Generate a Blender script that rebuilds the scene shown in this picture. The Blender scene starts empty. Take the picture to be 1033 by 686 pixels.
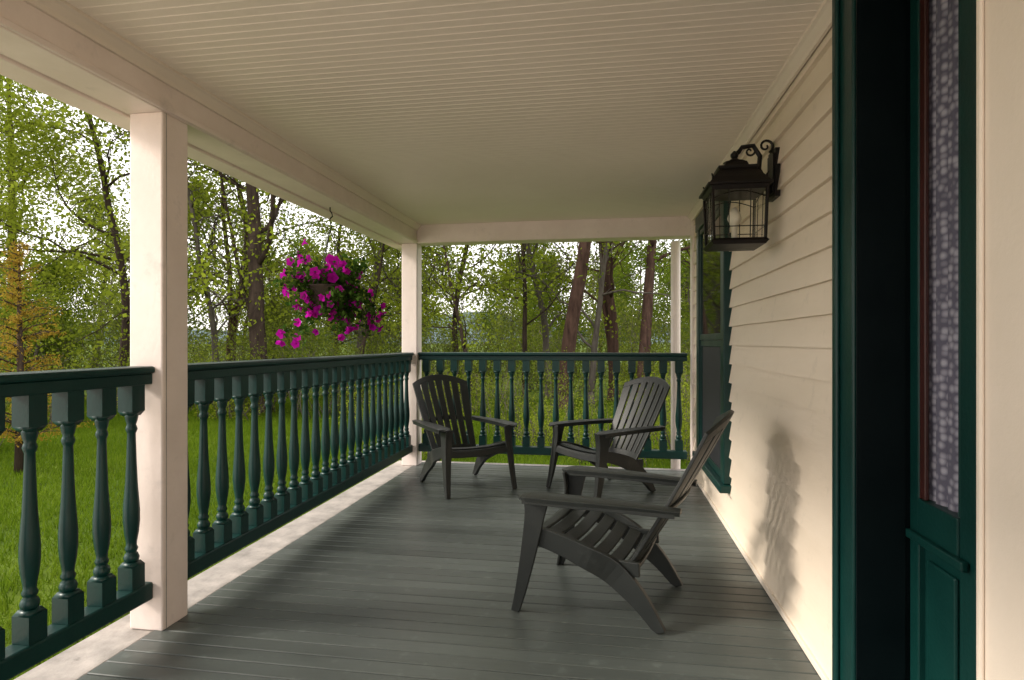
import bpy, math, random
import numpy as np
from mathutils import Vector, Matrix
R = math.radians
scene = bpy.context.scene
scene.view_settings.view_transform = 'Standard'
scene.view_settings.look = 'None'
scene.view_settings.exposure = 0
col = scene.collection

# ------------------------------------------------------------ materials
def new_mat(name):
    m = bpy.data.materials.new(name); m.use_nodes = True
    nt = m.node_tree
    return m, nt, nt.nodes['Principled BSDF']

def paint(name, c1, c2=None, rough=0.5, scale=3.0, bump=0.15, bscale=60, spec=0.5, stretch=(1,1,1), rv=0.1, dirt=None):
    m, nt, b = new_mat(name)
    c2 = c2 or tuple(x*0.8 for x in c1)
    tc = nt.nodes.new('ShaderNodeTexCoord')
    mp = nt.nodes.new('ShaderNodeMapping'); mp.inputs['Scale'].default_value = stretch
    nt.links.new(tc.outputs['Object'], mp.inputs[0])
    n = nt.nodes.new('ShaderNodeTexNoise'); n.inputs['Scale'].default_value = scale; n.inputs['Detail'].default_value = 6
    n.inputs['Roughness'].default_value = .65
    nt.links.new(mp.outputs[0], n.inputs['Vector'])
    r = nt.nodes.new('ShaderNodeValToRGB')
    r.color_ramp.elements[0].position = .3; r.color_ramp.elements[1].position = .7
    r.color_ramp.elements[0].color = (*c2, 1); r.color_ramp.elements[1].color = (*c1, 1)
    nt.links.new(n.outputs['Fac'], r.inputs[0])
    last = r.outputs[0]
    if dirt:
        n3 = nt.nodes.new('ShaderNodeTexNoise'); n3.inputs['Scale'].default_value = dirt[1]; n3.inputs['Detail'].default_value = 9; n3.inputs['Roughness'].default_value=.7
        nt.links.new(tc.outputs['Object'], n3.inputs['Vector'])
        q = nt.nodes.new('ShaderNodeMapRange'); q.inputs['From Min'].default_value = .58; q.inputs['From Max'].default_value = .74
        q.inputs['To Min'].default_value = 1; q.inputs['To Max'].default_value = dirt[0]
        nt.links.new(n3.outputs['Fac'], q.inputs[0])
        vm = nt.nodes.new('ShaderNodeVectorMath'); vm.operation = 'SCALE'
        nt.links.new(last, vm.inputs[0]); nt.links.new(q.outputs[0], vm.inputs['Scale']); last = vm.outputs[0]
    nt.links.new(last, b.inputs['Base Color'])
    mr = nt.nodes.new('ShaderNodeMapRange'); mr.inputs['To Min'].default_value = max(0.02, rough-rv); mr.inputs['To Max'].default_value = min(1, rough+rv)
    nt.links.new(n.outputs['Fac'], mr.inputs[0]); nt.links.new(mr.outputs[0], b.inputs['Roughness'])
    b.inputs['Specular IOR Level'].default_value = spec
    if bump:
        n2 = nt.nodes.new('ShaderNodeTexNoise'); n2.inputs['Scale'].default_value = bscale; n2.inputs['Detail'].default_value = 4
        nt.links.new(mp.outputs[0], n2.inputs['Vector'])
        bp = nt.nodes.new('ShaderNodeBump'); bp.inputs['Strength'].default_value = bump; bp.inputs['Distance'].default_value = .003
        nt.links.new(n2.outputs['Fac'], bp.inputs['Height']); nt.links.new(bp.outputs[0], b.inputs['Normal'])
    return m

def leafmat(name, cols, trans=0.45):
    m, nt, b = new_mat(name)
    nt.nodes.remove(b)
    out = nt.nodes['Material Output']
    g = nt.nodes.new('ShaderNodeNewGeometry')
    r = nt.nodes.new('ShaderNodeValToRGB')
    cr = r.color_ramp
    cr.elements[0].color = (*cols[0], 1); cr.elements[1].color = (*cols[-1], 1)
    for i, c in enumerate(cols[1:-1]):
        e = cr.elements.new((i+1)/(len(cols)-1)); e.color = (*c, 1)
    nz = nt.nodes.new('ShaderNodeTexNoise'); nz.inputs['Scale'].default_value = .9; nz.inputs['Detail'].default_value = 2
    tc = nt.nodes.new('ShaderNodeTexCoord'); nt.links.new(tc.outputs['Object'], nz.inputs['Vector'])
    mx = nt.nodes.new('ShaderNodeMath'); mx.operation = 'MULTIPLY_ADD'
    mx.inputs[1].default_value = .45
    m2 = nt.nodes.new('ShaderNodeMath'); m2.operation = 'MULTIPLY'; m2.inputs[1].default_value = .55
    nt.links.new(nz.outputs['Fac'], m2.inputs[0])
    nt.links.new(g.outputs['Random Per Island'], mx.inputs[0]); nt.links.new(m2.outputs[0], mx.inputs[2])
    nt.links.new(mx.outputs[0], r.inputs[0])
    d = nt.nodes.new('ShaderNodeBsdfDiffuse'); t = nt.nodes.new('ShaderNodeBsdfTranslucent'); mix = nt.nodes.new('ShaderNodeMixShader')
    mix.inputs[0].default_value = trans
    nt.links.new(r.outputs[0], d.inputs[0]); nt.links.new(r.outputs[0], t.inputs[0])
    nt.links.new(d.outputs[0], mix.inputs[1]); nt.links.new(t.outputs[0], mix.inputs[2])
    nt.links.new(mix.outputs[0], out.inputs[0])
    return m

M_cream = paint('cream_paint', (.84,.74,.63), (.78,.68,.57), .5, 2.0, .2, 90)
M_siding = paint('siding_paint', (.84,.73,.60), (.74,.63,.50), .55, 2.5, .4, 40, stretch=(1,.25,1), dirt=(.86,9))
M_ceil = paint('ceiling_paint', (.90,.80,.70), (.84,.74,.64), .5, 1.2, .2, 70)
M_trim = paint('white_trim_paint', (.86,.75,.69), (.77,.66,.60), .45, 4, .35, 50, dirt=(.82,7))
M_sill = paint('weathered_sill_paint', (.48,.43,.39), (.22,.20,.18), .6, 7, .5, 60, dirt=(.55,11))
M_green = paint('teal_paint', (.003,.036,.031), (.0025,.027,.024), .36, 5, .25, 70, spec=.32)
M_gdark = paint('shaded_jamb_paint', (.002,.006,.007), (.001,.004,.005), .5, 5, .15, 70, spec=.12)  # near-black green: shade of the door reveal put into the colour
M_chair = paint('chair_resin', (.021,.024,.022), (.015,.018,.017), .42, 6, .25, 200, spec=.38, dirt=(1.7,16))
M_iron = paint('black_iron', (.003,.0025,.003), (.008,.005,.004), .4, 20, .2, 120, spec=.25)
M_bark = paint('bark', (.075,.053,.040), (.020,.014,.011), .9, 3, 1.0, 12, stretch=(3,3,.6), spec=.1)
M_bark2 = paint('red_bark', (.10,.058,.043), (.030,.017,.014), .9, 3, 1.0, 12, stretch=(3,3,.6), spec=.1)
M_bark3 = paint('grey_bark', (.14,.12,.10), (.06,.05,.042), .9, 3, 1.0, 12, stretch=(3,3,.6), spec=.1)
M_pot = paint('basket_liner', (.05,.035,.02), (.03,.02,.012), .9, 12, .5, 60)

def floor_mat():
    m = paint('deck_paint', (.090,.105,.098), (.063,.075,.070), .36, 1.6, .35, 30, stretch=(.25,1.5,1), spec=.48, rv=.13)
    nt = m.node_tree; b = nt.nodes['Principled BSDF']
    link = b.inputs['Base Color'].links[0]; src = link.from_socket
    g = nt.nodes.new('ShaderNodeNewGeometry')
    mr = nt.nodes.new('ShaderNodeMapRange'); mr.inputs['To Min'].default_value = .80; mr.inputs['To Max'].default_value = 1.16
    nt.links.new(g.outputs['Random Per Island'], mr.inputs[0])
    tc = nt.nodes.new('ShaderNodeTexCoord')
    n = nt.nodes.new('ShaderNodeTexNoise'); n.inputs['Scale'].default_value = 14; n.inputs['Detail'].default_value = 8
    nt.links.new(tc.outputs['Object'], n.inputs['Vector'])
    m3 = nt.nodes.new('ShaderNodeMapRange'); m3.inputs['From Min'].default_value = .60; m3.inputs['From Max'].default_value = .75
    m3.inputs['To Min'].default_value = 1; m3.inputs['To Max'].default_value = 1.55
    nt.links.new(n.outputs['Fac'], m3.inputs[0])
    mm = nt.nodes.new('ShaderNodeMath'); mm.operation = 'MULTIPLY'
    nt.links.new(mr.outputs[0], mm.inputs[0]); nt.links.new(m3.outputs[0], mm.inputs[1])
    vm = nt.nodes.new('ShaderNodeVectorMath'); vm.operation = 'SCALE'
    nt.links.new(src, vm.inputs[0]); nt.links.new(mm.outputs[0], vm.inputs['Scale'])
    nt.links.new(vm.outputs[0], b.inputs['Base Color'])
    return m
M_floor = floor_mat()

def glass_dark(name, base=(.01,.012,.012), rough=.03):
    m, nt, b = new_mat(name)
    b.inputs['Base Color'].default_value = (*base, 1); b.inputs['Roughness'].default_value = rough
    b.inputs['Specular IOR Level'].default_value = .8
    return m
M_glass = glass_dark('window_glass')
M_screen = glass_dark('window_screen', (.010,.011,.017), .6)
def clear_glass(name, tint=(1,1,1)):
    m, nt, b = new_mat(name); nt.nodes.remove(b)
    o = nt.nodes['Material Output']
    t = nt.nodes.new('ShaderNodeBsdfTransparent'); t.inputs[0].default_value = (*tint, 1)
    g = nt.nodes.new('ShaderNodeBsdfGlossy'); g.inputs['Roughness'].default_value = .02
    lw = nt.nodes.new('ShaderNodeLayerWeight')
    pw = nt.nodes.new('ShaderNodeMath'); pw.operation = 'POWER'; pw.inputs[1].default_value = 5
    ma = nt.nodes.new('ShaderNodeMath'); ma.operation = 'MULTIPLY_ADD'; ma.inputs[1].default_value = .9; ma.inputs[2].default_value = .05
    nt.links.new(lw.outputs['Facing'], pw.inputs[0]); nt.links.new(pw.outputs[0], ma.inputs[0])
    mx = nt.nodes.new('ShaderNodeMixShader')
    nt.links.new(ma.outputs[0], mx.inputs[0]); nt.links.new(t.outputs[0], mx.inputs[1]); nt.links.new(g.outputs[0], mx.inputs[2])
    nt.links.new(mx.outputs[0], o.inputs[0]); return m
M_clear = clear_glass('clear_glass', (.95,.95,.93))

# ------------------------------------------------------------ mesh helpers
def empty(name, loc=(0,0,0), rotz=0):
    e = bpy.data.objects.new(name, None); e.location = loc; e.rotation_euler = (0,0,rotz)
    e.empty_display_size = .1
    col.objects.link(e); return e

def obj(name, me, mats=None, parent=None, smooth=False, bevel=0, seg=2):
    if mats:
        for m in (mats if isinstance(mats, (list, tuple)) else [mats]):
            me.materials.append(m)
    o = bpy.data.objects.new(name, me); col.objects.link(o)
    if parent: o.parent = parent
    if smooth: me.shade_smooth()
    if bevel:
        md = o.modifiers.new('b', 'BEVEL'); md.width = bevel; md.segments = seg; md.limit_method = 'ANGLE'; md.angle_limit = R(35)
    return o

class MB:
    def __init__(s): s.v=[]; s.f=[]; s.m=[]
    def add(s, vs, fs, mi=0):
        n=len(s.v); s.v += [tuple(v) for v in vs]; s.f += [tuple(i+n for i in f) for f in fs]; s.m += [mi]*len(fs)
    def box(s, x0,x1,y0,y1,z0,z1, mi=0):
        if x0>x1:x0,x1=x1,x0
        if y0>y1:y0,y1=y1,y0
        s.add([(x0,y0,z0),(x1,y0,z0),(x1,y1,z0),(x0,y1,z0),(x0,y0,z1),(x1,y0,z1),(x1,y1,z1),(x0,y1,z1)],
              [(0,3,2,1),(4,5,6,7),(0,1,5,4),(1,2,6,5),(2,3,7,6),(3,0,4,7)], mi)
    def lathe(s, cx, cy, prof, n=16, mi=0, rot=0, cap=True):
        vs=[]; fs=[]
        for z,r in prof:
            for i in range(n):
                a=2*math.pi*i/n+rot; vs.append((cx+r*math.cos(a), cy+r*math.sin(a), z))
        for k in range(len(prof)-1):
            for i in range(n):
                j=(i+1)%n; fs.append((k*n+i,k*n+j,(k+1)*n+j,(k+1)*n+i))
        if cap:
            fs.append(tuple(reversed(range(n)))); fs.append(tuple((len(prof)-1)*n+i for i in range(n)))
        s.add(vs,fs,mi)
    def tube(s, pts, rad, n=6, mi=0):
        pts=[Vector(p) for p in pts]; vs=[]; fs=[]
        if not hasattr(rad,'__len__'): rad=[rad]*len(pts)
        up=Vector((0.13,.27,1)).normalized()
        for k,p in enumerate(pts):
            d=(pts[min(k+1,len(pts)-1)]-pts[max(k-1,0)]).normalized()
            a=d.cross(up)
            if a.length<.05: a=d.cross(Vector((1,0,0)))
            a.normalize(); b=d.cross(a)
            for i in range(n):
                t=2*math.pi*i/n; vs.append(p+(a*math.cos(t)+b*math.sin(t))*rad[k])
        for k in range(len(pts)-1):
            for i in range(n):
                j=(i+1)%n; fs.append((k*n+i,(k+1)*n+i,(k+1)*n+j,k*n+j))
        fs.append(tuple(range(n))); fs.append(tuple(reversed([(len(pts)-1)*n+i for i in range(n)])))
        s.add(vs,fs,mi)
    def panel(s, P, u0,u1,v0,v1,nu,nv,th, mi=0):
        eps=1e-3; top=[]; bot=[]
        for i in range(nu+1):
            for j in range(nv+1):
                u=u0+(u1-u0)*i/nu; v=v0+(v1-v0)*j/nv
                p=Vector(P(u,v)); du=Vector(P(u+eps,v))-Vector(P(u-eps,v)); dv=Vector(P(u,v+eps))-Vector(P(u,v-eps))
                n=du.cross(dv).normalized(); top.append(p); bot.append(p-n*th)
        N=len(top); W=nv+1; fs=[]
        for i in range(nu):
            for j in range(nv):
                a=i*W+j; fs.append((a,a+W,a+W+1,a+1)); fs.append((N+a,N+a+1,N+a+W+1,N+a+W))
        for i in range(nu):
            a=i*W; fs.append((a,N+a,N+a+W,a+W)); a=i*W+nv; fs.append((a,a+W,N+a+W,N+a))
        for j in range(nv):
            a=j; fs.append((a,a+1,N+a+1,N+a)); a=nu*W+j; fs.append((a,N+a,N+a+1,a+1))
        s.add(top+bot,fs,mi)
    def mesh(s,name):
        me=bpy.data.meshes.new(name); me.from_pydata(s.v,[],s.f)
        me.polygons.foreach_set('material_index', s.m); me.update(); return me

def bx(name, x0,x1,y0,y1,z0,z1, mat, parent=None, bevel=.004):
    b=MB(); b.box(x0,x1,y0,y1,z0,z1); return obj(name,b.mesh(name),mat,parent,bevel=bevel)

# ------------------------------------------------------------ porch structure
XW=.78; XI=-1.825; XO=-1.98; Y0=-1.6; Y1=5.74; ZB=2.16; ZC=2.335; GZ=-.75
floor=empty('porch_floor')
b=MB(); y=Y0; w=.083; frr=random.Random(6)
while y<Y1-.01:
    dz=frr.uniform(-.0012,.0006)
    b.box(-1.865,XW+.02,y,min(y+w-.0045-frr.uniform(0,.0015),Y1),-.03,dz); y+=w
obj('deck_boards',b.mesh('deck_boards'),M_floor,floor,bevel=.003,seg=1)
bx('sub_floor',-1.86,XW,Y0,Y1-.02,-.12,-.034,M_gdark,floor)
bx('edge_sill',-2.10,-1.868,Y0,Y1+.07,-.05,-.006,M_sill,floor,.008)
bx('end_sill',-1.866,XW+.02,Y1+.002,Y1+.10,-.05,-.006,M_sill,floor,.008)
bx('skirt_side',-2.07,-2.03,Y0,Y1,GZ,-.052,M_trim,floor)
bx('skirt_end',-2.02,XW,Y1+.01,Y1+.05,GZ,-.052,M_trim,floor)

ceil=empty('porch_ceiling')
b=MB(); pr=[]; y=Y0
while y<5.56:
    pr += [(y,ZC),(y+.0385,ZC),(y+.0400,ZC+.0009),(y+.0415,ZC),(y+.0430,ZC+.0012),(y+.0440,ZC+.0012)]; y+=.0455
vs=[]; fs=[]
for i,(yy,zz) in enumerate(pr):
    vs += [(XI-.03,yy,zz),(XW+.05,yy,zz)]
    if i: fs.append((2*i-2,2*i-1,2*i+1,2*i))
b.add(vs,fs)
obj('beadboard',b.mesh('beadboard'),M_ceil,ceil)
bx('roof_slab',-2.35,XW+.3,Y0,6.1,ZC+.03,ZC+.12,M_trim,ceil)
def mold(name, x, y0,y1, sgn, mat, par):
    b=MB(); s=sgn
    prof=[(0,ZC+.002),(0,ZC-.055),(s*.012,ZC-.055),(s*.016,ZC-.04),(s*.034,ZC-.018),(s*.045,ZC-.012),(s*.045,ZC+.002)]
    vs=[]; fs=[]; n=len(prof)
    for yy in (y0,y1):
        vs += [(x+p,yy,z) for p,z in prof]
    for i in range(n):
        j=(i+1)%n; fs.append((i,j,n+j,n+i))
    b.add(vs,fs); obj(name,b.mesh(name),mat,par)
mold('wall_crown',XW-.022,Y0,5.55,-1,M_cream,ceil)
mold('beam_crown',XI+.001,Y0,5.55,1,M_cream,ceil)

beam=empty('porch_beam')
bx('beam_side',XO-.02,XI,Y0,5.719,ZB,ZC+.01,M_trim,beam,.006)
bx('beam_end',XI+.002,XW-.02,5.55,5.715,ZB,ZC+.01,M_trim,beam,.006)
bx('fascia_side',-2.13,XO-.023,Y0,6.0,ZB-.012,ZC+.028,M_trim,beam,.006)
bx('fascia_end',XO,XW+.2,5.72,5.86,ZB+.02,ZC+.028,M_trim,beam,.006)
bx('beam_bead',XI+.001,XI+.014,Y0,5.55,ZB+.004,ZB+.03,M_trim,beam,.005)
def post(y0):
    e=empty('porch_post')
    bx('shaft',XO,XI,y0,y0+.155,-.004,ZB+.0,M_trim,e,.007)
    bx('seam',XO+.003,XI+.0015,y0+.02,y0+.024,.0,ZB-.002,M_sill,e,0)
post(2.21); post(5.555); post(-1.1)

# ------------------------------------------------------------ railings
ZT=1.10; ZL=.13
def bal_geo(b,cx,cy):
    h=.033
    b.box(cx-h,cx+h,cy-h,cy+h,ZL+.075,ZL+.165)
    b.lathe(cx,cy,[(ZL+.165,h*1.40),(ZL+.182,.024*1.3)],4,rot=math.pi/4)
    pr=[(.180,.022),(.188,.027),(.200,.029),(.212,.024),(.220,.018),(.228,.022),(.236,.024),(.246,.019),
        (.262,.020),(.300,.0265),(.345,.0305),(.390,.0305),(.440,.027),(.500,.0225),(.580,.019),(.660,.0165),(.700,.0155),
        (.708,.019),(.718,.022),(.728,.019),(.736,.0165),(.750,.021),(.766,.024),(.780,.026)]
    b.lathe(cx,cy,[(ZL+z,r) for z,r in pr],12)
    b.lathe(cx,cy,[(ZL+.772,.024*1.3),(ZL+.79,h*1.40)],4,rot=math.pi/4)
    b.box(cx-h,cx+h,cy-h,cy+h,ZL+.79,ZT-.075)
def railing(axis, c, a0, a1):
    e=empty('porch_railing')
    def bb(name,w0,z0,z1,bev,e0=0):
        if axis=='y': bx(name,c-w0,c+w0,a0-e0,a1+e0,z0,z1,M_green,e,bev)
        else: bx(name,a0-e0,a1+e0,c-w0,c+w0,z0,z1,M_green,e,bev)
    bb('cap_rail',.052,ZT-.030,ZT,.010); bb('sub_rail',.036,ZT-.075,ZT-.0305,.004)
    bb('bottom_rail',.040,ZL,ZL+.074,.008)
    b=MB(); n=round((a1-a0)/.1405); sp=(a1-a0)/n
    for i in range(n):
        p=a0+sp*(i+.5)
        if axis=='y': bal_geo(b,c,p)
        else: bal_geo(b,p,c)
    o=obj('balusters',b.mesh('balusters'),M_green,e)
    me=o.data
    for p in me.polygons:
        p.use_smooth = p.area<.0012 and abs(p.normal.z)<.99
railing('y',-1.905,2.366,5.554)
railing('y',-1.905,-.944,2.209)
railing('x',5.635,-1.823,.72)

b=MB(); b.lathe(.645,5.86,[(GZ,.045),(ZB,.045)],14)
o=obj('downspout',b.mesh('downspout'),M_trim,smooth=False)

# ------------------------------------------------------------ house wall
house=empty('house')
DF=2.076
bx('wall_core',XW+.003,XW+.12,DF+.02,5.62,GZ,2.6,M_cream,house,0)
bx('wall_core_near',XW+.003,XW+.12,Y0,1.14,GZ,2.6,M_cream,house,0)
def siding(y0,y1,name):
    b=MB(); z=0.0; rng=random.Random(3); ex=.118
    while z<ZC:
        z1=min(z+ex,ZC+.02); j=rng.uniform(-.0012,.0012)
        xb=XW-.022+j; xt=XW-.003
        n=10; vs=[]; fs=[]
        for k in range(n+1):
            yy=y0+(y1-y0)*k/n; dz=rng.uniform(-.0014,.0014); dx=rng.uniform(-.0014,.0014)
            vs += [(XW+.002,yy,z+dz),(xb+dx,yy,z+dz),(xt,yy,z1+.003)]
            if k:
                o=3*(k-1); fs += [(o,o+3,o+4,o+1),(o+1,o+4,o+5,o+2)]
        b.add(vs,fs)
        z+=ex
    return obj(name,b.mesh(name),M_siding,house)
siding(DF,5.50,'siding'); siding(Y0,1.13,'siding_near')
bx('corner_board',XW-.030,XW+.13,5.50,5.64,GZ,ZC,M_trim,house,.004)
bx('base_board',XW-.030,XW-.002,DF+.001,5.499,.001,.03,M_cream,house,.004)
# window
win=empty('porch_window'); win.parent=house
wy0,wy1,wz0,wz1=3.92,5.08,.30,2.10
cx0,cx1=XW-.055,XW-.001
bx('casing_near',cx0,cx1,wy0,wy0+.11,wz0,wz1,M_green,win,.005)
bx('casing_far',cx0,cx1,wy1-.11,wy1,wz0,wz1,M_green,win,.005)
bx('casing_head',cx0-.006,cx1,wy0-.02,wy1+.02,wz1+.001,wz1+.12,M_green,win,.006)
bx('sill',cx0-.03,cx1,wy0-.03,wy1+.03,wz0-.05,wz0-.001,M_green,win,.008)
def sash(nm,xf,y0,y1,z0,z1,fr,glass):
    bx(nm+'_bottom',xf,xf+.03,y0,y1,z0,z0+fr,M_green,win,.003)
    bx(nm+'_top',xf,xf+.03,y0,y1,z1-fr,z1,M_green,win,.003)
    bx(nm+'_stile_a',xf,xf+.03,y0,y0+fr,z0+fr+.0005,z1-fr-.0005,M_green,win,.003)
    bx(nm+'_stile_b',xf,xf+.03,y1-fr,y1,z0+fr+.0005,z1-fr-.0005,M_green,win,.003)
    bx(nm+'_glass',xf+.010,xf+.014,y0+fr,y1-fr,z0+fr,z1-fr,glass,win,0)
sash('upper_sash',XW-.046,wy0+.112,wy1-.112,1.215,wz1-.002,.045,M_glass)
sash('lower_sash',XW-.040,wy0+.112,wy1-.112,wz0+.002,1.213,.045,M_screen)

# ------------------------------------------------------------ entry door
door=empty('entry_door'); door.parent=house
def curtain_mat():
    m,nt,b=new_mat('lace_curtain')
    tc=nt.nodes.new('ShaderNodeTexCoord')
    v=nt.nodes.new('ShaderNodeTexVoronoi'); v.inputs['Scale'].default_value=44; v.feature='F1'
    v.inputs['Randomness'].default_value=.5
    nt.links.new(tc.outputs['Object'],v.inputs['Vector'])
    r=nt.nodes.new('ShaderNodeValToRGB'); r.color_ramp.elements[0].position=.2; r.color_ramp.elements[1].position=.6
    r.color_ramp.elements[0].color=(.44,.43,.52,1); r.color_ramp.elements[1].color=(.13,.125,.18,1)
    nt.links.new(v.outputs['Distance'],r.inputs[0]); nt.links.new(r.outputs[0],b.inputs['Base Color']); b.inputs['Roughness'].default_value=.9
    return m
M_lace=curtain_mat()
M_redwood=paint('red_brown_stop',(.05,.012,.01),(.03,.008,.006),.4,5,.2,60)
DX=.885; JY=1.935
bx('casing_far',XW-.045,XW+.0,JY+.012,DF-.001,0.001,ZC,M_green,door,.006)
bx('casing_backband',XW-.060,XW-.0455,DF-.035,DF-.001,0.001,ZC,M_green,door,.006)
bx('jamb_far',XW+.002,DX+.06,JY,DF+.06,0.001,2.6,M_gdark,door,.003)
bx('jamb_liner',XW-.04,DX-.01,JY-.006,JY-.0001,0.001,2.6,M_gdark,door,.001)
bx('jamb_near',XW+.002,DX+.06,1.14,1.35,0.001,2.6,M_cream,door,.003)
bx('casing_near',XW-.03,XW-.0,1.13,1.365,0.001,ZC,M_cream,door,.006)
bx('casing_near_bead',XW-.040,XW-.0305,1.330,1.345,0.001,ZC,M_cream,door,.004)
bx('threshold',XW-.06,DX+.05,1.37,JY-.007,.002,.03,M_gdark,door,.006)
def leaf(y1,y0,nm):
    st=.050
    bx(nm+'_stile_far',DX,DX+.04,y1-st,y1,.035,2.5,M_green,door,.004)
    bx(nm+'_stile_near',DX,DX+.04,y0,y0+.075,.035,2.5,M_green,door,.004)
    A,B=y0+.076,y1-st-.001
    bx(nm+'_bottom_rail',DX,DX+.04,A,B,.035,.20,M_green,door,.004)
    bx(nm+'_lock_rail',DX-.004,DX+.04,A,B,.62,.75,M_green,door,.004)
    bx(nm+'_lock_ledge',DX-.022,DX-.0045,A-.05,B+.03,.63,.655,M_green,door,.004)
    bx(nm+'_top_rail',DX,DX+.04,A,B,2.38,2.5,M_green,door,.004)
    bx(nm+'_panel',DX+.018,DX+.03,A,B,.20,.62,M_green,door,.0)
    bx(nm+'_raised_panel',DX+.006,DX+.0175,A+.03,B-.03,.235,.585,M_green,door,.008)
    bx(nm+'_stop_far',DX+.002,DX+.014,B-.03,B,.751,2.379,M_redwood,door,.003)
    bx(nm+'_stop_near',DX+.002,DX+.014,A,A+.010,.751,2.379,M_green,door,.003)
    p=MB(); p.add([(DX+.011,A+.01,.751),(DX+.011,B-.03,.751),(DX+.011,B-.03,2.379),(DX+.011,A+.01,2.379)],[(0,3,2,1)])
    obj(nm+'_pane',p.mesh('pane'),M_clear,door)
    c=MB()
    nn=60; vs=[];fs=[]
    for i in range(nn+1):
        yy=A+(B-A)*i/nn; xx=DX+.026+.007*math.sin(yy*110)+.003*math.sin(yy*230)
        vs+=[(xx,yy,.75),(xx,yy,2.38)]
        if i: fs.append((2*i-2,2*i-1,2*i+1,2*i))
    c.add(vs,fs); obj(nm+'_lace_curtain',c.mesh('lace'),M_lace,door,smooth=True)
leaf(JY-.008,1.60,'leaf_a'); leaf(1.596,1.355,'leaf_b')
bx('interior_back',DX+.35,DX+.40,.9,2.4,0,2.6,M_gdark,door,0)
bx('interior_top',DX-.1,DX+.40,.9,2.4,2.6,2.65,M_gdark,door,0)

# ------------------------------------------------------------ lantern
lan=empty('wall_lantern',(.585,2.90,0))
def sq(b,z0,r0,z1,r1,mi=0):
    b.lathe(0,0,[(z0,r0*math.sqrt(2)),(z1,r1*math.sqrt(2))],4,rot=math.pi/4,mi=mi)
b=MB()
sq(b,1.640,.112,1.656,.124); sq(b,1.656,.124,1.668,.112)
sq(b,1.885,.118,1.905,.128); sq(b,1.905,.140,1.916,.140)
b2=[(1.916,.132),(1.945,.112),(1.985,.080),(1.992,.086),(2.002,.086),(2.006,.055),(2.03,.046)]
b.lathe(0,0,[(z,r*math.sqrt(2)) for z,r in b2],4,rot=math.pi/4)
b.lathe(0,0,[(2.03,.045),(2.036,.052),(2.042,.03),(2.055,.012),(2.065,.018),(2.075,.018),(2.09,.004)],12)
for sx in (-1,1):
    for sy in (-1,1):
        b.tube([(sx*.110,sy*.110,1.665),(sx*.117,sy*.117,1.89)],.008,4)
        b.tube([(sx*.115,sy*.115,1.914),(sx*.115,sy*.115,1.945),(sx*.122,sy*.122,1.958)],[.008,.006,.003],6)
for a in range(4):
    c,s_=math.cos(a*math.pi/2),math.sin(a*math.pi/2)
    def rt(x,y,z): return (c*x-s_*y, s_*x+c*y, z)
    for off in (-.045,.045):
        b.tube([rt(.110,off,1.67),rt(.116,off*1.05,1.89)],.003,4)
    b.tube([rt(.112,-.110,1.72),rt(.112,.110,1.72)],.003,4)
    b.tube([rt(.114,-.11+.22*t/8,1.850+.028*math.sin(math.pi*t/8)) for t in range(9)],.003,4)
obj('frame',b.mesh('lantern_frame'),M_iron,lan,bevel=.0015,seg=1)
M_fglass=clear_glass('lantern_glass',(.95,.94,.90))
b=MB()
for a in range(4):
    c,s_=math.cos(a*math.pi/2),math.sin(a*math.pi/2)
    P=[(.106,-.106,1.668),(.106,.106,1.668),(.113,.113,1.888),(.113,-.113,1.888)]
    b.add([(c*x-s_*y,s_*x+c*y,z) for x,y,z in P],[(0,1,2,3)])
obj('panes',b.mesh('panes'),M_fglass,lan)
M_bulb=paint('bulb_socket',(.75,.72,.62),(.7,.66,.55),.3,5,0)
b=MB(); b.lathe(0,0,[(1.668,.014),(1.735,.014),(1.737,.012),(1.75,.024),(1.775,.032),(1.80,.026),(1.825,.008)],14)
obj('candle_bulb',b.mesh('bulb'),M_bulb,lan,smooth=True)
b=MB()
wx=XW-.585-.012
b.box(wx-.018,wx+.002,-.06,.06,1.86,2.08)
b.box(wx-.026,wx-.0185,-.045,.045,1.88,2.06)
b.tube([(wx-.02,0,1.93),(wx-.05,0,1.95),(wx-.075,0,2.00),(wx-.07,0,2.06),(wx-.10,0,2.11),(wx-.15,0,2.105),(0.02,0,2.085),(0,0,2.07)],[.011]*8,8)
def spiral(cx,cz,r0,turns,st,sg,rad=.007):
    pts=[]
    for k in range(20):
        t=k/19; r=r0*(1-t*.85); a=st+sg*t*turns*2*math.pi
        pts.append((cx+r*math.cos(a),0,cz+r*math.sin(a)))
    b.tube(pts,[rad*(1-.4*k/19) for k in range(20)],7)
spiral(wx-.045,2.105,.035,1.3,R(-60),1); spiral(wx-.115,2.085,.028,1.2,R(80),-1,.006); spiral(wx-.05,1.90,.028,1.2,R(60),-1,.006)
obj('bracket',b.mesh('bracket'),M_iron,lan,smooth=False)

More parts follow.
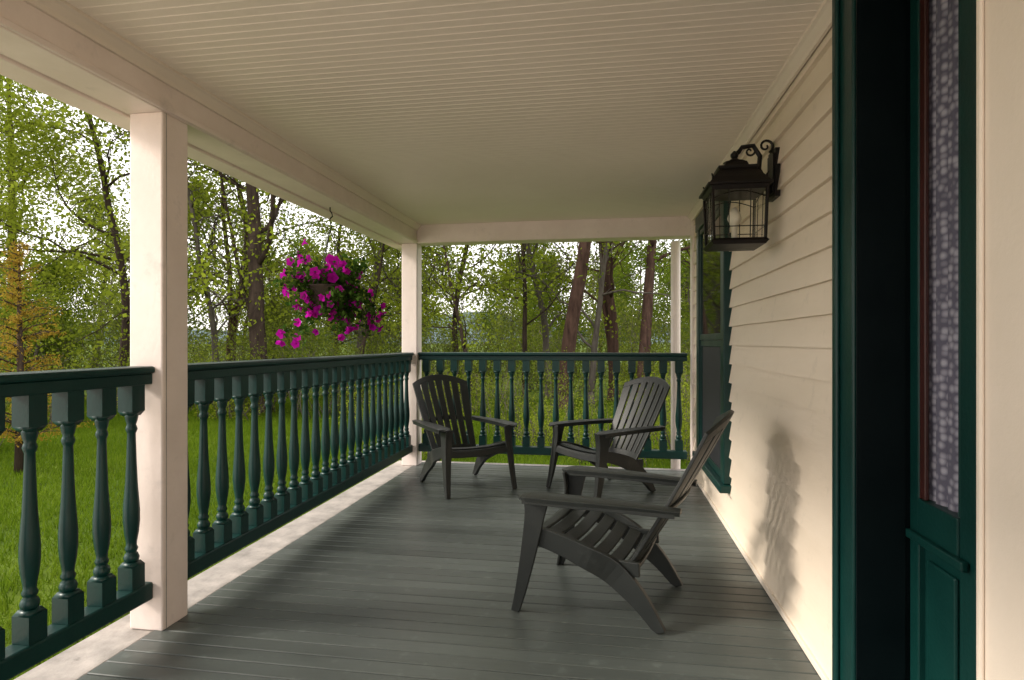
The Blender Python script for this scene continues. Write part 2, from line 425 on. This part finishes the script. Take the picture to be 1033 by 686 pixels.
# ------------------------------------------------------------ adirondack chairs
def chair_meshes():
    out={}
    def topz(u): return 1.0-.10*u*u
    def BP(u,v):
        half=.205+.065*v
        s=v*topz(u)*.765
        ang=R(33-3*v)
        x=-.20-s*math.sin(ang)+.045*u*u*(.6+.4*v); z=.235+s*math.cos(ang)
        return (x,u*half,z)
    b=MB(); n=7; gap=.032
    for i in range(n):
        u0=-1+2*i/n+(gap if i else 0); u1=-1+2*(i+1)/n-(gap if i<n-1 else 0)
        b.panel(BP,u0,u1,.10,.93,3,14,-.016)
    b.panel(BP,-1,1,.925,1.0,24,2,-.0165); b.panel(BP,-1,1,0.0,.105,20,2,-.0165)
    b.panel(lambda u,v:(BP(u,v)[0]-.012,BP(u,v)[1],BP(u,v)[2]),-.97,.97,.42,.47,20,1,-.012)
    out['backrest']=b.mesh('backrest')
    prof=[(.285,.300),(.275,.345),(.245,.372),(.19,.370),(.11,.345),(.02,.312),(-.08,.275),(-.16,.250),(-.215,.250)]
    L=[0]
    for i in range(1,len(prof)):
        L.append(L[-1]+math.dist(prof[i],prof[i-1]))
    def SP(u,v):
        d=min(max(v,0),1)*L[-1]; 
        for i in range(1,len(L)):
            if d<=L[i]+1e-9 or i==len(L)-1:
                t=(d-L[i-1])/(L[i]-L[i-1]); break
        if v>1: t+= (v-1)*L[-1]/(L[i]-L[i-1])
        x=prof[i-1][0]*(1-t)+prof[i][0]*t; z=prof[i-1][1]*(1-t)+prof[i][1]*t
        if v<0: x=prof[0][0]; z=prof[0][1]-.5*abs(v)
        half=.262-.055*v
        return (x,u*half,z-.012*(1-u*u))
    b=MB(); ns=8
    for i in range(ns):
        v0=.0+i/ns+(.012 if i else 0.002); v1=(i+1)/ns-(.012 if i<ns-1 else .002)
        b.panel(SP,-1,1,v0,v1,10,3,.016)
    out['seat']=b.mesh('seat')
    def strip(b, center, widths, y_fn, th):
        m=len(center); vs=[]; fs=[]
        for k in range(m):
            a=Vector(center[min(k+1,m-1)])-Vector(center[max(k-1,0)]); a.normalize(); nn=Vector((-a.y,a.x))
            for sgn in (1,-1):
                p=Vector(center[k])+nn*widths[k]*.5*sgn
                y=y_fn(center[k][0],center[k][1])
                vs += [(p.x,y-th/2,max(p.y,0)),(p.x,y+th/2,max(p.y,0))]
        for k in range(m-1):
            o=4*k; q=o+4
            fs += [(o,o+2,q+2,q),(o+1,q+1,q+3,o+3),(o,q,q+1,o+1),(o+2,o+3,q+3,q+2)]
        fs += [(0,1,3,2),(4*m-4,4*m-2,4*m-1,4*m-3)]
        b.add(vs,fs)
    def smooth_line(pts,vals,n=14):
        P=[Vector((p[0],p[1],w)) for p,w in zip(pts,vals)]; out=[]
        m=len(P)-1
        for k in range(n+1):
            t=k/n*m; i=min(int(t),m-1); f=t-i
            p0=P[max(i-1,0)];p1=P[i];p2=P[i+1];p3=P[min(i+2,m)]
            q=.5*((2*p1)+(p2-p0)*f+(2*p0-5*p1+4*p2-p3)*f*f+(3*p1-p0-3*p2+p3)*f**3)
            out.append(q)
        return [(q.x,q.y) for q in out],[q.z for q in out]
    for side,sg in (('left',1),('right',-1)):
        b=MB()
        c_,w_=smooth_line([(.275,.335),(.20,.335),(.10,.310),(.0,.275),(-.09,.232),(-.17,.170),(-.24,.100),(-.315,.0)],
                [.075,.085,.090,.100,.108,.096,.072,.042],20)
        strip(b,c_,w_,
                lambda x,z: sg*(.272 if x>.0 else .272-.03*(min(-x,.12)/.12)+.06*max(0,-x-.08)), .030)
        strip(b,[(.0,.26),(-.12,.235),(-.22,.24)],[.06,.07,.06],lambda x,z: sg*.232,.022)
        out['rear_leg_'+side]=b.mesh('rear_leg')
        b=MB()
        yf=lambda x,z: sg*(.288+.02*(1-z/.5))
        pts,wd=smooth_line([(.225,.515),(.232,.44),(.245,.35),(.268,.22),(.295,.09),(.318,0)],[.125,.095,.082,.066,.050,.040],12)
        fl=[.06-.03*k/12 for k in range(13)]
        strip(b,pts,wd,yf,.016)
        vs=[];fs=[]
        for k,(x,z) in enumerate(pts):
            xx=x+wd[k]/2-.006; y0_=yf(x,z)-sg*fl[k]; y1_=yf(x,z)
            vs+=[(xx,y0_,z),(xx,y1_,z),(xx-.014,y1_,z),(xx-.014,y0_,z)]
            if k:
                o=4*(k-1);q=4*k
                for a_ in range(4):
                    c2=(a_+1)%4; fs.append((o+a_,o+c2,q+c2,q+a_))
        fs+=[(3,2,1,0),tuple(4*(len(pts)-1)+a_ for a_ in range(4))]
        b.add(vs,fs)
        out['front_leg_'+side]=b.mesh('front_leg')
        b=MB()
        def AP(u,v):
            x=.305-.70*v
            hw=.060 if v>.1 else .060*math.sqrt(max(0.02,1-((.1-v)/.1)**2))
            if v>.4: hw=.060-.026*(v-.4)/.6
            yc=sg*(.305-.028*max(0,v-.3)/.7)
            z=.532-.006*v+(-.014*(1-v/.08)**2 if v<.08 else 0)+.006*math.sin(v*3.1)
            z+= -.006*u*u
            return (x,yc+u*hw,z)
        b.panel(AP,-1,1,0,1,6,26,.02)
        b.panel(lambda u,v:(AP(1,v)[0],AP(1,v)[1]-.004,AP(1,v)[2]-u),.004,.03,.05,.97,1,20,.010)
        b.panel(lambda u,v:(AP(-1,v)[0],AP(-1,v)[1]+.004+.010,AP(-1,v)[2]-u),.004,.03,.05,.97,1,20,.010)
        out['arm_'+side]=b.mesh('arm')
    for me in out.values(): me.materials.append(M_chair)
    return out
CM=chair_meshes()
def chair(x,y,fx,fy):
    e=empty('adirondack_chair',(x,y,0.0),math.atan2(fy,fx))
    for k,me in CM.items():
        o=bpy.data.objects.new(k,me); col.objects.link(o); o.parent=e
        md=o.modifiers.new('b','BEVEL'); md.width=.004; md.segments=2; md.limit_method='ANGLE'; md.angle_limit=R(40)
chair(-.02,2.84,-.97,.25)
chair(-1.18,4.85,.64,-.77)
chair(-.04,4.87,-.75,-.66)

# ------------------------------------------------------------ leaves / plants
def quads_mesh(name, C, size, rng, asp=.6, droop=0, mi=0):
    n=len(C)
    d=rng.normal(size=(n,3)); d[:,2]-=droop; d/=np.linalg.norm(d,axis=1)[:,None]
    q=rng.normal(size=(n,3)); q-=(q*d).sum(1)[:,None]*d; q/=np.linalg.norm(q,axis=1)[:,None]
    s=(size*rng.uniform(.6,1.3,n))[:,None]
    V=np.empty((n,4,3)); V[:,0]=C-d*s*.5; V[:,1]=C+q*s*.5*asp; V[:,2]=C+d*s*.5; V[:,3]=C-q*s*.5*asp
    return V.reshape(-1,3)
def build(name, mb, LV, mats):
    nv=len(mb.v); wv=np.array(mb.v,dtype=np.float64).reshape(-1,3)
    nl=len(LV)//4
    V=np.vstack([wv,LV]) if nl else wv
    me=bpy.data.meshes.new(name)
    me.vertices.add(len(V)); me.vertices.foreach_set('co',V.ravel().astype(np.float32))
    wl=[i for f in mb.f for i in f]; sizes=[len(f) for f in mb.f]
    loops=np.concatenate([np.array(wl,dtype=np.int32),np.arange(nl*4,dtype=np.int32)+nv])
    starts=np.concatenate([np.cumsum([0]+sizes)[:-1].astype(np.int32) if sizes else np.zeros(0,np.int32), (np.arange(nl,dtype=np.int32)*4+len(wl))])
    me.loops.add(len(loops)); me.loops.foreach_set('vertex_index',loops)
    me.polygons.add(len(starts)); me.polygons.foreach_set('loop_start',starts)
    mi=np.concatenate([np.array(mb.m,dtype=np.int32),np.full(nl,len(mats)-1,dtype=np.int32)])
    me.polygons.foreach_set('material_index',mi)
    for m in mats: me.materials.append(m)
    me.update(calc_edges=True); me.validate()
    return me

def tree_mesh(name, seed, H, r0, first=.3, spread=.5, nleaf=16000, lsize=.09, clump=.38, bark=None, leafm=None, lean=(0,0), nb=11, fork=False, wander=.06):
    rnd=random.Random(seed); rng=np.random.default_rng(seed)
    mb=MB(); anchors=[]
    def branch(p,d,L,r,lvl,sides):
        n=max(3,int(L/.55)+2) if lvl<2 else 4
        pts=[p.copy()]; rad=[r]; dd=d.copy()
        for k in range(n):
            w=wander if lvl==0 else .28
            dd=(dd+Vector((rnd.gauss(0,w),rnd.gauss(0,w),rnd.gauss(0,w*.6)+(.03 if lvl else .05)))).normalized()
            pts.append(pts[-1]+dd*(L/n)); rad.append(r*(1-(k+1)/n*(.75 if lvl==0 else .85)))
        mb.tube(pts,rad,sides)
        if lvl>=2:
            for q in pts[1:]: anchors.append(q)
        elif lvl==1: anchors.extend(pts[len(pts)//2:])
        if lvl==3: return
        cnt=[nb,6,4][lvl]
        for c in range(cnt):
            f=(first+(1-first)*(c+rnd.random())/cnt) if lvl==0 else (.3+.7*(c+rnd.random())/cnt)
            f=min(f,.98); i=min(int(f*n),n-1); q=pts[i].lerp(pts[i+1],f*n-i)
            ax=(pts[i+1]-pts[i]).normalized()
            side=Vector((rnd.gauss(0,1),rnd.gauss(0,1),rnd.gauss(0,.4))); side=(side-ax*side.dot(ax)).normalized()
            an=rnd.uniform(.6,1.15) if lvl else rnd.uniform(.7,1.2)
            nd=(ax*math.cos(an)+side*math.sin(an)).normalized()
            if lvl==0: LL=H*spread*(1.05-.65*(f-first)/(1-first))*rnd.uniform(.7,1.15); rr=r*(1-f*.7)*.45
            else: LL=L*rnd.uniform(.35,.6); rr=max(r*.5*(1-f*.6),.008)
            branch(q,nd,LL,max(rr,.008),lvl+1,[8,6,4,3][lvl+1])
    d0=Vector((lean[0],lean[1],1)).normalized()
    mb.tube([(0,0,-.1),(0,0,.15),(0,0,.5)],[r0*1.7,r0*1.25,r0],10)
    branch(Vector((0,0,.3)),d0,H,r0,0,10)
    if fork: branch(Vector((0,0,.5)),Vector((-lean[0]*2-.2,.1,1)).normalized(),H*.85,r0*.7,0,9)
    A=np.array([tuple(a) for a in anchors])
    wgt=rng.gamma(.5,1,len(A)); wgt/=wgt.sum()
    idx=rng.choice(len(A),nleaf,p=wgt)
    C=A[idx]+rng.normal(size=(nleaf,3))*clump*np.array([1,1,.75])
    LV=quads_mesh(name,C,lsize,rng,.7,.3)
    return build(name,mb,LV,[bark or M_bark, leafm])

Lspring=leafmat('spring_leaves',[(.085,.12,.010),(.16,.205,.017),(.24,.29,.030),(.33,.37,.055)],.5)
Lgreen=leafmat('green_leaves',[(.035,.065,.008),(.080,.125,.012),(.14,.195,.02),(.21,.27,.035)],.5)
Lfar=leafmat('far_leaves',[(.055,.080,.012),(.10,.135,.020),(.17,.20,.035),(.24,.27,.06)],.5)
Lorange=leafmat('larch_needles',[(.13,.08,.010),(.24,.15,.020),(.33,.23,.035),(.24,.22,.035)],.5)
Lshrub=leafmat('shrub_leaves',[(.04,.065,.010),(.09,.13,.015),(.16,.195,.025),(.23,.265,.045)],.5)

TA=tree_mesh('cottonwood_a',11,13,.24,.28,.34,13000,.11,.36,M_bark,Lspring,(.0,0),12,wander=.035)
TB=tree_mesh('cottonwood_b',22,12,.17,.22,.34,8000,.11,.34,M_bark2,Lgreen,(-.04,.0),12,True)
TC=tree_mesh('cottonwood_c',35,14,.22,.30,.32,5500,.11,.32,M_bark2,Lspring,(.0,0),13,wander=.035)
TD=tree_mesh('cottonwood_d',47,11,.12,.15,.40,16000,.11,.42,M_bark,Lspring,(.04,0),14)
TE=tree_mesh('thin_tree',58,9,.075,.18,.30,4000,.11,.30,M_bark,Lspring,(.06,0),12)
TF=tree_mesh('bare_tree',64,10,.12,.15,.36,1500,.10,.25,M_bark3,Lspring,(.03,0),15)
FA=tree_mesh('forest_a',61,12,.18,.06,.36,11000,.20,.55,M_bark,Lfar,(0,0),12)
FB=tree_mesh('forest_b',72,10,.16,.05,.40,10000,.20,.60,M_bark3,Lgreen,(0,0),12)
FC=tree_mesh('forest_c',83,11,.17,.08,.36,8500,.19,.50,M_bark2,Lspring,(0,0),12)

def put(me,name,x,y,rz=0,s=1,parent=None,z=GZ,sz=None):
    o=bpy.data.objects.new(name,me); col.objects.link(o); o.location=(x,y,z-.03); o.rotation_euler=(0,0,rz); o.scale=(s,s,sz or s)
    if parent: o.parent=parent
    return o
near=[(TA,-9.3,14.9,0.4,1.0),(TE,-10.4,16.6,1.2,1.1),(TC,-1.2,17.0,2.0,1.0),(TB,.2,19.5,0.6,1.0),(TC,1.0,17.6,4.0,.85),
      (TE,-2.7,19.5,2.2,1.2),(TD,-5.0,19.5,3.0,.95),(TD,-14.2,15.6,.5,1.1),(TA,-19.0,16.8,2.2,.8),(TB,-13.0,19.0,2.9,.95),
      (TE,-7.6,17.5,4.0,1.0),(TB,3.5,20.0,4.4,1.0),(TE,-3.8,16.2,1.0,.85),(TD,-17.2,13.2,2.6,.75),(TD,-9.8,20.5,1.6,.8),
      (TF,-6.4,18.5,.4,1.0),(TF,-2.0,20.5,2.4,1.1),(TF,-.5,18.4,3.9,.9),(TF,-8.6,19.5,5.2,1.1),(TF,-12.0,16.8,3.3,.9)]
for me,x,y,rz,s in near:
    put(me,'cottonwood_tree',x,y,rz,s)
forest=empty('distant_forest')
rnd=random.Random(5)
for row,(t,step) in enumerate(((26,.120),(34,.093),(46,.072))):
    a=-1.05
    while a<.45:
        aa=a+rnd.uniform(-.03,.03); tt=t*rnd.uniform(.92,1.12)
        x=tt*math.sin(aa); y=tt*math.cos(aa)
        s=rnd.uniform(.6,.9)*(1 if row else .85)
        if aa<-.78: s*=.70
        gap=-.225<aa<-.195
        if not (row==0 and rnd.random()<.28) and not gap:
            put(rnd.choice((FA,FB,FC,FA,FB,TF) if row else (FA,FB,FC)),'forest_tree',x,y,rnd.uniform(0,6.28),s,forest)
        a+=step
# low far thicket closing the view under the crowns
def shrub_mesh(name,seed,nleaf,W,Hh,lm,ls=.07):
    rnd=random.Random(seed); rng=np.random.default_rng(seed); mb=MB(); an=[]
    for i in range(34):
        a=rnd.uniform(0,6.28); r=rnd.uniform(0,W*.5); p=Vector((r*math.cos(a),r*math.sin(a),0)); d=Vector((math.cos(a)*.25,math.sin(a)*.25,1)).normalized()
        pts=[p]; L=Hh*rnd.uniform(.5,1.05)
        for k in range(5):
            d=(d+Vector((rnd.gauss(0,.2),rnd.gauss(0,.2),.03))).normalized(); pts.append(pts[-1]+d*L/5); an.append(pts[-1].copy())
            if k>1:
                e=(d+Vector((rnd.gauss(0,.7),rnd.gauss(0,.7),0))).normalized(); q=pts[-1]+e*L*.3; mb.tube([pts[-1],q],[.007,.003],3); an.append(q)
        mb.tube(pts,[.018,.015,.012,.01,.007,.004],4)
    A=np.array([tuple(a) for a in an]); w=rng.gamma(.8,1,len(A)); w/=w.sum()
    C=A[rng.choice(len(A),nleaf,p=w)]+rng.normal(size=(nleaf,3))*.2
    C[:,2]=np.abs(C[:,2])
    return build(name,mb,quads_mesh(name,C,ls,rng,.6,0),[M_bark3,lm])
SA=shrub_mesh('shrub_a',3,6000,2.6,2.4,Lshrub,.065); SB=shrub_mesh('shrub_b',8,5000,2.4,1.8,Lspring,.062)
SC=shrub_mesh('shrub_c',14,4500,3.0,3.4,Lfar,.11)
thicket=empty('shrub_thicket')
for row,(t,st) in enumerate(((15,.15),(18.5,.12),(23,.10),(30,.08))):
    a=-1.05
    while a<.42:
        aa=a+rnd.uniform(-.04,.04); tt=t*rnd.uniform(.92,1.15)
        if not(row==0 and rnd.random()<.3):
            put(SC if row==3 else rnd.choice((SA,SB,SA)),'shrub',tt*math.sin(aa),tt*math.cos(aa),rnd.uniform(0,6.28),rnd.uniform(.6,1.2)*(1.25 if row==3 else 1),thicket)
        a+=st
for (x,y,s,m) in ((-4.0,11.0,.6,SB),(1.2,10.2,.6,SB),(-1.8,11.8,.6,SA),(-2.9,9.6,.45,SB),(.1,9.4,.5,SA),(-.9,10.4,.5,SB),(2.2,11.5,.7,SA)):
    put(m,'garden_shrub',x,y,rnd.uniform(0,6),s)

def larch():
    rnd=random.Random(9); rng=np.random.default_rng(9); mb=MB(); H=3.5; C=[]
    mb.tube([(0,0,0),(.03,0,1.2),(-.02,.02,2.4),(0,0,H)],[.07,.05,.03,.006],8)
    z=.5
    while z<H-.05:
        L=.85*(1-(z/H))**.8+.06
        for k in range(4):
            a=rnd.uniform(0,6.28); l=L*rnd.uniform(.45,1.25)
            pts=[Vector((0,0,z))+Vector((math.cos(a)*l*t,math.sin(a)*l*t,.10*l*math.sin(t*3)+.25*l*t)) for t in (0,.35,.7,1)]
            mb.tube(pts,[.012,.009,.006,.003],4)
            for t in np.linspace(.15,1,int(7+l*16)):
                p=np.array(pts[0])*(1-t)+np.array(pts[-1])*t
                for j in range(3): C.append(p+rng.normal(size=3)*.028)
        z+=.125
    C=np.array(C); C=np.repeat(C,2,axis=0)+rng.normal(size=(len(C)*2,3))*.02
    return build('larch',mb,quads_mesh('l',C,.050,rng,.28,0),[M_bark,Lorange])
put(larch(),'larch_tree',-8.55,7.5,0,1.0)

# ------------------------------------------------------------ hanging basket
hb=empty('hanging_flower_basket',(-1.95,3.98,1.58))
rng=np.random.default_rng(4); rnd=random.Random(4)
b=MB(); b.lathe(0,0,[(-.17,.07),(-.15,.10),(-.05,.145),(.0,.155),(.01,.165),(.02,.165),(.02,.14)],20); obj('pot',b.mesh('pot'),M_pot,hb,smooth=True)
b=MB()
for k in range(3):
    a=k*2.094+.4; b.tube([(.155*math.cos(a),.155*math.sin(a),.01),(0,0,.42)],.003,4)
b.tube([(0,0,.42),(.012,0,.44),(0,0,.465),(0,0,.50)],.004,5)
b.tube([(0,0,.50),(.018,0,.515),(.012,0,.54),(0,0,.555),(0,0,.585)],.005,5)
obj('hanger',b.mesh('hanger'),M_iron,hb)
Lbask=leafmat('petunia_leaves',[(.010,.024,.006),(.025,.060,.010),(.055,.105,.018),(.09,.15,.03)],.3)
C=[]; tips=[]
for i in range(64):
    a=rnd.uniform(0,6.28); el=rnd.uniform(-1.1,.9); L=rnd.uniform(.17,.42)
    d=Vector((math.cos(a)*math.cos(el),math.sin(a)*math.cos(el),math.sin(el)*.75))
    for t in np.linspace(.2,1.08,10):
        p=d*L*t; p.z-= .40*(L*t)**1.4*(1 if el<.5 else .2)
        for j in range(6): C.append(np.array(p)+rng.normal(size=3)*.024)
    tp=d*L; tp.z-=.40*L**1.4*(1 if el<.5 else .2)
    tips.append((tp,d,el))
C=np.array(C)
obj('foliage',build('foliage',MB(),quads_mesh('f',C,.042,rng,.6,.2),[Lbask]),None,hb)
M_pet=leafmat('petunia_petals',[(.16,.006,.22),(.34,.008,.27),(.52,.012,.36),(.60,.03,.42)],.35)
b=MB()
for i in range(165):
    tp,dd,el=rnd.choice(tips)
    if el>.75 and rnd.random()<.5: continue
    p=Vector(tp)*rnd.uniform(.8,1.08)+Vector((rnd.gauss(0,.04),rnd.gauss(0,.04),rnd.gauss(0,.04)-.01))
    if p.x>.12 and rnd.random()<.35: continue
    d=Vector(dd)
    nrm=(d+Vector((rnd.gauss(0,.45),rnd.gauss(0,.45),rnd.gauss(0,.3)))).normalized()
    q=nrm.to_track_quat('Z','Y').to_matrix(); rr=rnd.uniform(.024,.040)
    vs=[p-nrm*.03]; fs=[]; N=15
    for k in range(N):
        t=2*math.pi*k/N; vs.append(p+q@Vector((.010*math.cos(t),.010*math.sin(t),-.004)))
    for k in range(N):
        t=2*math.pi*k/N; ro=rr*(1+.13*math.cos(5*t)); vs.append(p+q@Vector((ro*math.cos(t),ro*math.sin(t),.006+.005*math.cos(5*t+1)+rnd.uniform(-.003,.003))))
    for k in range(N):
        j=(k+1)%N; fs.append((0,1+k,1+j)); fs.append((1+k,1+N+k,1+N+j,1+j))
    b.add(vs,fs)
obj('petunias',b.mesh('petunias'),M_pet,hb,smooth=True)

# ------------------------------------------------------------ ground, grass, hills
def ground_mat(name,c1,c2,sc,pos=(.35,.68)):
    m,nt,b=new_mat(name)
    tc=nt.nodes.new('ShaderNodeTexCoord'); n=nt.nodes.new('ShaderNodeTexNoise'); n.inputs['Scale'].default_value=sc; n.inputs['Detail'].default_value=8
    nt.links.new(tc.outputs['Object'],n.inputs['Vector'])
    r=nt.nodes.new('ShaderNodeValToRGB'); r.color_ramp.elements[0].position=pos[0]; r.color_ramp.elements[1].position=pos[1]
    r.color_ramp.elements[0].color=(*c1,1); r.color_ramp.elements[1].color=(*c2,1)
    nt.links.new(n.outputs['Fac'],r.inputs[0]); nt.links.new(r.outputs[0],b.inputs['Base Color']); b.inputs['Roughness'].default_value=.95
    b.inputs['Specular IOR Level'].default_value=.1
    return m
b=MB(); b.add([(-1500,-1500,GZ),(1500,-1500,GZ),(1500,1500,GZ),(-1500,1500,GZ)],[(0,1,2,3)])
obj('ground',b.mesh('ground'),ground_mat('lawn_ground',(.045,.080,.010),(.10,.145,.014),.6))
b=MB(); b.add([(-22,-26,GZ+.02),(6,-26,GZ+.02),(6,-2.0,GZ+.02),(-2.6,-2.0,GZ+.02),(-2.6,.2,GZ+.02),(-7,1.2,GZ+.02),(-22,1.6,GZ+.02)],[(0,1,2,3,4,5,6)])
obj('added_bounce_gravel',b.mesh('added_bounce_gravel'),ground_mat('pale_bounce_gravel',(.56,.49,.43),(.72,.64,.57),9,(.3,.7)))  # unseen pale ground, added to bounce light up to the ceiling
Lgrass=leafmat('grass_blades',[(.042,.085,.006),(.080,.140,.008),(.125,.190,.014),(.18,.24,.028)],.4)
rng=np.random.default_rng(12); n=9000; S=3.0
base=np.stack([rng.uniform(0,S,n),rng.uniform(0,S,n),np.zeros(n)],1); h=rng.uniform(.035,.11,n)
a=rng.uniform(0,6.28,n); w=np.stack([np.cos(a),np.sin(a),0*a],1)*.006; ln=rng.normal(size=(n,3))*.03; ln[:,2]=0
V=np.empty((n,4,3)); V[:,0]=base-w; V[:,1]=base+w; V[:,2]=base+ln+w*.3; V[:,2,2]+=h; V[:,3]=base+ln-w*.3; V[:,3,2]+=h
GP=build('grass_patch',MB(),V.reshape(-1,3),[Lgrass])
grass=empty('grass')
for i in range(-6,3):
    for j in range(0,6):
        x=i*3.0-.1; y=j*3.0+1.7
        if x+3>-2.0 and y<5.9: continue
        put(GP,'grass_patch',x,y,0,1,grass,z=GZ+.035)
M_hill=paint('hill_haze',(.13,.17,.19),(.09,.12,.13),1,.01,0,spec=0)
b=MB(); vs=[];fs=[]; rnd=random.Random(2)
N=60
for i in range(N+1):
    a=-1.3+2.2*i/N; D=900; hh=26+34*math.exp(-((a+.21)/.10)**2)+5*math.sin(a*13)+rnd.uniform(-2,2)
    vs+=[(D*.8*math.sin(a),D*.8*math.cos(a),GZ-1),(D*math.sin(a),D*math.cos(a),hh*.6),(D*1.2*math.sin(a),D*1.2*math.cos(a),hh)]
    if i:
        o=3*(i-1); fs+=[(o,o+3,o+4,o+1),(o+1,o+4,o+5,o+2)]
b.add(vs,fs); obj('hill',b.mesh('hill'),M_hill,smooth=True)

# ------------------------------------------------------------ light
W=bpy.data.worlds.new('World'); scene.world=W; W.use_nodes=True; nt=W.node_tree
sky=nt.nodes.new('ShaderNodeTexSky'); sky.sky_type='NISHITA'; sky.sun_disc=False
el=R(30)
sd=Vector((-.97,-.24,0)).normalized()
sky.sun_elevation=el; sky.sun_rotation=math.atan2(sd.x,sd.y)
sky.dust_density=3.0
tc=nt.nodes.new('ShaderNodeTexCoord'); nz=nt.nodes.new('ShaderNodeTexNoise'); nz.inputs['Scale'].default_value=2.2; nz.inputs['Detail'].default_value=6
nt.links.new(tc.outputs['Generated'],nz.inputs['Vector'])
mr=nt.nodes.new('ShaderNodeMapRange'); mr.inputs['From Min'].default_value=.35; mr.inputs['From Max'].default_value=.65; mr.inputs['To Min'].default_value=.72; mr.inputs['To Max'].default_value=.95
nt.links.new(nz.outputs['Fac'],mr.inputs[0])
mx=nt.nodes.new('ShaderNodeMix'); mx.data_type='RGBA'
nt.links.new(mr.outputs[0],mx.inputs[0]); nt.links.new(sky.outputs[0],mx.inputs[6]); mx.inputs[7].default_value=(18.0,17.3,16.9,1)
bg=nt.nodes['Background']; bg.inputs[1].default_value=.15
nt.links.new(mx.outputs[2],bg.inputs[0])
L=bpy.data.lights.new('sun','SUN'); L.energy=5.0; L.angle=R(14); L.color=(1,.91,.80)
so=bpy.data.objects.new('sun',L); col.objects.link(so)
D=Vector((sd.x*math.cos(el),sd.y*math.cos(el),math.sin(el)))
so.rotation_euler=D.to_track_quat('Z','Y').to_euler(); so.location=(-10,-3,10)

cam=bpy.data.cameras.new('camera'); cam.sensor_width=36; cam.lens=20.91; cam.shift_y=.002; cam.clip_end=5000; cam.clip_start=.05
co=bpy.data.objects.new('camera',cam); col.objects.link(co); co.location=(0,0,1.2); co.rotation_euler=(R(90),0,R(9.1))
scene.camera=co
